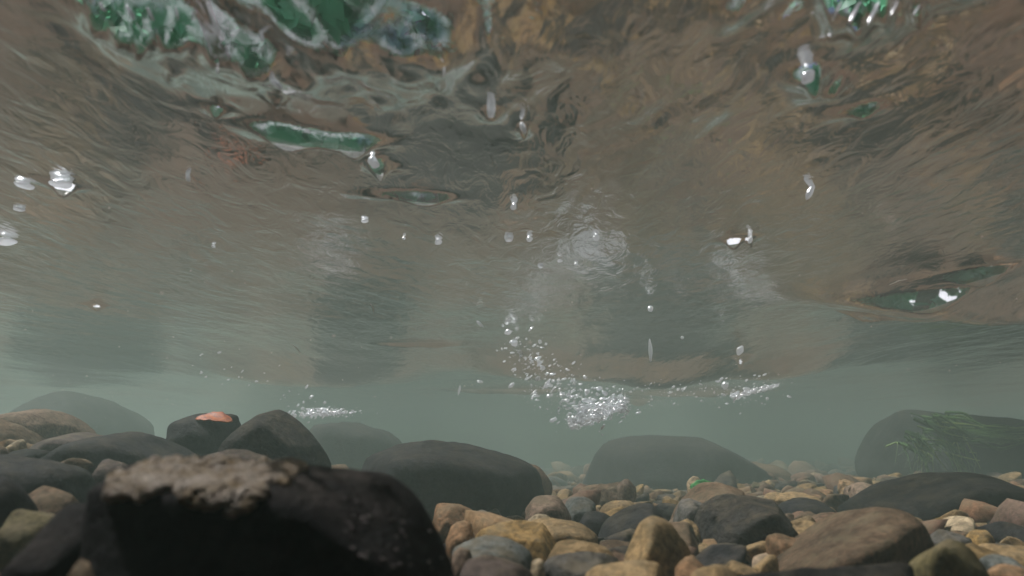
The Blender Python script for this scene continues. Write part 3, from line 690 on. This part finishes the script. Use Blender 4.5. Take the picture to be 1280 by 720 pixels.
# ------------------------------------------------------------------ foam, bubbles, modelled glints and drifting bits
def bubmat():
    m, nt, b = newmat('air_bubble'); L = nt.links.new
    b.inputs['Base Color'].default_value = (.95, .97, 1, 1); b.inputs['Roughness'].default_value = .16; b.inputs['Metallic'].default_value = .85
    b.inputs['Specular IOR Level'].default_value = 1.0
    tl = N(nt, 'ShaderNodeBsdfTranslucent'); tl.inputs[0].default_value = (.95, .97, 1, 1)
    mx = N(nt, 'ShaderNodeMixShader'); mx.inputs[0].default_value = .55; L(b.outputs[0], mx.inputs[1]); L(tl.outputs[0], mx.inputs[2])
    L(mx.outputs[0], nt.nodes['Material Output'].inputs[0]); return m
BUB = bubmat()
def foam(label, fn, n, rlo, rhi, seed, dist):
    r = np.random.default_rng(seed); dirs, F = ico(2); V = []; FF = []; off = 0
    for _ in range(n):
        px, py, k = fn(r); d = dist + r.normal(0, .05); s = rlo * (rhi / rlo) ** (r.random() ** 2.2) * k
        st = np.array([r.uniform(.6, 1.9), r.uniform(.8, 1.2), r.uniform(.5, 1.1)])
        sh = np.array([[1, 0, r.normal(.25, .35)], [0, 1, 0], [0, 0, 1]])
        V.append((dirs * s * st) @ sh * (1 + .18 * np.sin(dirs[:, [0]] * 4 + r.uniform(0, 6)) * np.sin(dirs[:, [2]] * 5)) + P(px, py, d)); FF.append(F + off); off += len(dirs)
    tag(mesh_np('foam', np.vstack(V), np.vstack(FF), BUB), label, 'foam', kind='stuff')
def f1(r):
    t = r.random()
    if t < .68:   # bright crest of the splash
        u = r.random(); return 715 + 68 * u + r.normal(0, 5), 533 - 24 * u ** 1.1 + r.normal(0, 4) - abs(r.normal(0, 9)), 1.0
    u = r.random() ** .6
    return 632 + 100 * u + r.normal(0, 10 + 16 * u), 420 + 95 * u + r.normal(0, 12), .9
foam('white bubbly splash plunging down from the water surface above the hazy boulder', f1, 1900, .0006, .0046, 1, 1.36)
def f2(r):
    if r.random() < .65:
        u = r.random(); return 915 + 58 * u + r.normal(0, 2), 496 - 15 * u + r.normal(0, 1.7), 1
    return 925 + r.normal(0, 32), 486 + r.normal(0, 10), .8
foam('line of bright white foam on the surface right of the splash', f2, 420, .0006, .0042, 2, 1.4)
def f3(r): return 405 + r.normal(0, 20), 516 + r.normal(0, 2.5), 1
foam('thin strip of white foam above the dark peaked boulder', f3, 300, .0007, .0045, 3, 1.4)
def f4(r):
    u = r.random(); return 240 + 170 * u + r.normal(0, 8), 455 + 50 * u + r.normal(0, 10), .8
foam('sparse string of tiny bubbles above the boulders at left', f4, 34, .0014, .0034, 4, 1.3)
def f5(r): return 850 + r.normal(0, 40), 494 + r.normal(0, 9), .8
foam('scattered foam flecks between the splash and the foam line', f5, 90, .0007, .0042, 5, 1.42)
def bubble(px, py, a, b_, d, label, rot=0):  # also used for white bodies that stand in for surface glints
    while P(px, py, d)[2] > water_h(*[np.array([c]) for c in P(px, py, d)[:2]])[0] - b_ * d / FPX * .2: d *= .985
    dirs, F = ico(3); k = d / FPX
    v = dirs * [a * k / 2, a * k / 2, b_ * k / 2]; v *= (1 + .12 * np.sin(dirs[:, [0]] * 3 + px) * np.sin(dirs[:, [2]] * 4 + py))
    ca, sa = math.cos(rot), math.sin(rot)
    v = np.stack([v[:, 0] * ca + v[:, 2] * sa, v[:, 1], -v[:, 0] * sa + v[:, 2] * ca], 1)
    o = mesh_np('bubble', v, F, BUB, loc=P(px, py, d)); tag(o, label, 'bubble', 'air bubbles under the surface')
for a in [(636, 298, 12, 10, .95, 'round white air bubble at the picture centre'),
          (662, 299, 8, 7, .95, 'small air bubble right beside the round white bubble'),
          (745, 297, 9, 9, .95, 'lone air bubble right of the picture centre'),
          (642, 258, 8, 10, .85, 'air bubble above the round white bubble', .2),
          (548, 302, 10, 8, .95, 'air bubble left of the round white bubble', -.3),
          (813, 438, 5, 28, 1.2, 'slender vertical white bubble above the hazy boulder'),
          (1013, 239, 8, 26, .75, 'slanted slender white bubble under the right ripples', .5),
          (813, 386, 7, 8, 1.1, 'tiny round pale green bubble above the slender one'),
          (853, 422, 4, 4, 1.2, 'tiny white dot of a bubble right of the slender one'),
          (635, 415, 9, 7, 1.35, 'uppermost bubble of the trail above the splash'),
          (643, 429, 9, 9, 1.4, 'larger round bubble of the trail above the splash'),
          (675, 427, 5, 5, 1.4, 'small bubble to the right of the trail above the splash'),
          (650, 440, 6, 5, 1.4, 'lowest bubble of the trail above the splash'),
          (600, 405, 4, 12, 1.2, 'short tilted streak of a bubble left of the trail', -.8),
          (600, 477, 8, 4, 1.5, 'flat bubble fleck left of the splash', .2),
          (574, 488, 3, 12, 1.5, 'small hooked bubble left of the flat fleck', .2),
          (925, 438, 8, 13, 1.2, 'ragged pale bubble above the foam line', .5),
          (906, 482, 8, 10, 1.6, 'bright bubble above the left end of the foam line'),
          (938, 300, 5, 9, .95, 'small white bubble beside the green glint at right', .5),
          (345, 104, 9, 26, .56, 'slanted bright white modelled glint under the surface at the upper left', -.75),  # this and the next two: sky glints modelled as white bodies
          (467, 203, 13, 20, .66, 'bright white modelled glint below the green streak left of centre', -.6),
          (1010, 96, 16, 22, .54, 'biggest bright white modelled glint at the upper right', .7),
          (700, 326, 7, 4, 1.0, 'tiny flat bubble right below the two centre bubbles'),
          (676, 333, 8, 4, 1.0, 'tiny flat bubble left of the other specks below the centre bubbles'),
          (720, 330, 5, 4, 1.0, 'tiny bubble at the right end of the specks below the centre bubbles'),
          (505, 640 - 342, 4, 4, .9, 'tiny bubble speck left of the centre bubbles'),
          (614, 138, 12, 24, .555, 'large oval white modelled glint near the top centre', .05),  # sky glints and light streaks modelled as white bodies, through the left edge ones
          (654, 160, 8, 18, .58, 'oval white modelled glint right of the larger one near the top', -.3),
          (30, 232, 24, 7, .80, 'wide flat white modelled glint at the left edge', .15),
          (76, 230, 26, 7, .80, 'broken white modelled glint right of the wide flat one', -.1),
          (235, 222, 6, 13, .8, 'faint white modelled glint at the left under the ripples', -.3),
          (128, 9, 5, 20, .46, 'leftmost white modelled glint streak at the top left', -.6),
          (163, 15, 6, 28, .46, 'second white modelled glint streak from the left at the top', -.55),
          (188, 18, 5, 26, .46, 'third white modelled glint streak from the left at the top', -.5),
          (221, 17, 4, 20, .46, 'fourth white modelled glint streak from the left at the top', -.3),
          (327, 45, 5, 20, .5, 'white modelled glint wisp above the slanted bright glint', -.3),
          (1046, 14, 4, 36, .46, 'leftmost pale modelled glint streak at the top right', .5),
          (1068, 16, 5, 40, .46, 'second pale modelled glint streak at the top right', .5),
          (1092, 16, 5, 44, .46, 'longest pale modelled glint streak at the top right', .5),
          (1118, 10, 3, 28, .46, 'thin pale modelled glint streak at the top right', .5),
          (1146, 12, 3, 20, .46, 'rightmost pale modelled glint streak at the top right', .6),
          (555, 90, 3, 18, .5, 'thin white modelled glint streak left of the large oval glint', .05),
          (272, 88, 4, 12, .52, 'small white modelled glint wisp left of the slanted bright glint', -.1),
          (24, 261, 14, 6, .85, 'small white modelled glint near the left edge'),
          (6, 302, 26, 7, .9, 'white modelled glint cut by the left edge of the picture', -.1),
          (267, 308, 5, 4, 1.0, 'tiny white bubble speck left of centre'),
          (456, 276, 10, 5, .9, 'faint flat bubble left above the centre', -.2)]:
    bubble(*a)
SEDM, _, _b = newmat('pale_fibre'); _b.inputs['Base Color'].default_value = (.6, .55, .5, 1)
def fibre(x0, y0, x1, y1, d, label):
    a, b = P(x0, y0, d), P(x1, y1, d + .02); V = []; F = []
    mid = (a + b) / 2 + [0.001, 0, .0015]; tube(V, F, a - mid, mid - mid, .0003, .0006, 6); tube(V, F, mid - mid, b - mid, .0006, .0003, 6)
    o = mesh_np('drifting_fibre', np.array(V), F, SEDM, loc=mid); tag(o, label, 'debris', 'pale fibres drifting in the water')
for a in [(90, 58, 126, 96, .5, 'longest pale fibre drifting at the upper left'),
          (175, 55, 200, 78, .5, 'pale fibre drifting right of the longest one'),
          (208, 66, 232, 90, .5, 'bright pale fibre drifting right of the other two at upper left'),
          (82, 115, 95, 123, .55, 'short pale fibre drifting below the longest one'),
          (362, 199, 384, 212, .6, 'pale fibre drifting left of the bright glint'),
          (273, 254, 290, 270, .7, 'pale fibre drifting at left above the tiny bubble speck'),
          (505, 207, 512, 226, .6, 'upright pale fibre drifting right of the bright glint'),
          (537, 210, 550, 238, .6, 'upright longer pale fibre drifting beside the shorter one'),
          (463, 380, 467, 391, .8, 'tiny upright fibre drifting left of the centre'),
          (363, 430, 376, 442, .9, 'short fibre drifting above the left boulders'),
          (942, 275, 948, 288, .7, 'thin fibre drifting above the small white bubble at right'),
          (1112, 356, 1134, 349, .8, 'slanting pale fibre drifting before the green glint at right')]:
    fibre(*a)

def motes():
    r = np.random.default_rng(6); dirs, F = ico(1); V = []; FF = []
    for i in range(170):
        d = r.uniform(.35, 1.6); px, py = r.uniform(0, 1280), r.uniform(60, 620); q = P(px, py, d)
        if q[2] > SURF - .03 or q[2] < .12: q[2] = r.uniform(.14, SURF - .04)
        V.append(dirs * r.uniform(.00025, .0006) * [r.uniform(.6, 2), 1, r.uniform(.6, 1.6)] + q); FF.append(F + len(FF) * len(dirs))
    tag(mesh_np('silt_specks', np.vstack(V), np.vstack(FF), SEDM), 'tiny pale silt specks drifting through the water', 'silt', kind='stuff')
motes()

# ------------------------------------------------------------------ murky water
def haze():
    m = bpy.data.materials.new('murky_water'); m.use_nodes = True; nt = m.node_tree; nt.nodes.clear()
    out = N(nt, 'ShaderNodeOutputMaterial'); v = N(nt, 'ShaderNodeVolumePrincipled')
    v.inputs['Color'].default_value = (.43, .555, .495, 1); v.inputs['Density'].default_value = .225
    v.inputs['Anisotropy'].default_value = .25
    nt.links.new(v.outputs[0], out.inputs['Volume'])
    bm = bmesh.new(); bmesh.ops.create_cube(bm, size=1)
    me = bpy.data.meshes.new('haze'); bm.to_mesh(me); bm.free(); me.materials.append(m)
    o = bpy.data.objects.new('haze', me); C.objects.link(o)
    z0, z1 = -1.1, ZTOP + .01
    o.scale = (2 * HX, HY1 - HY0, z1 - z0); o.location = (0, (HY0 + HY1) / 2, (z0 + z1) / 2)
    tag(o, 'pale green murk of the stream water', 'murk', kind='stuff')
haze()
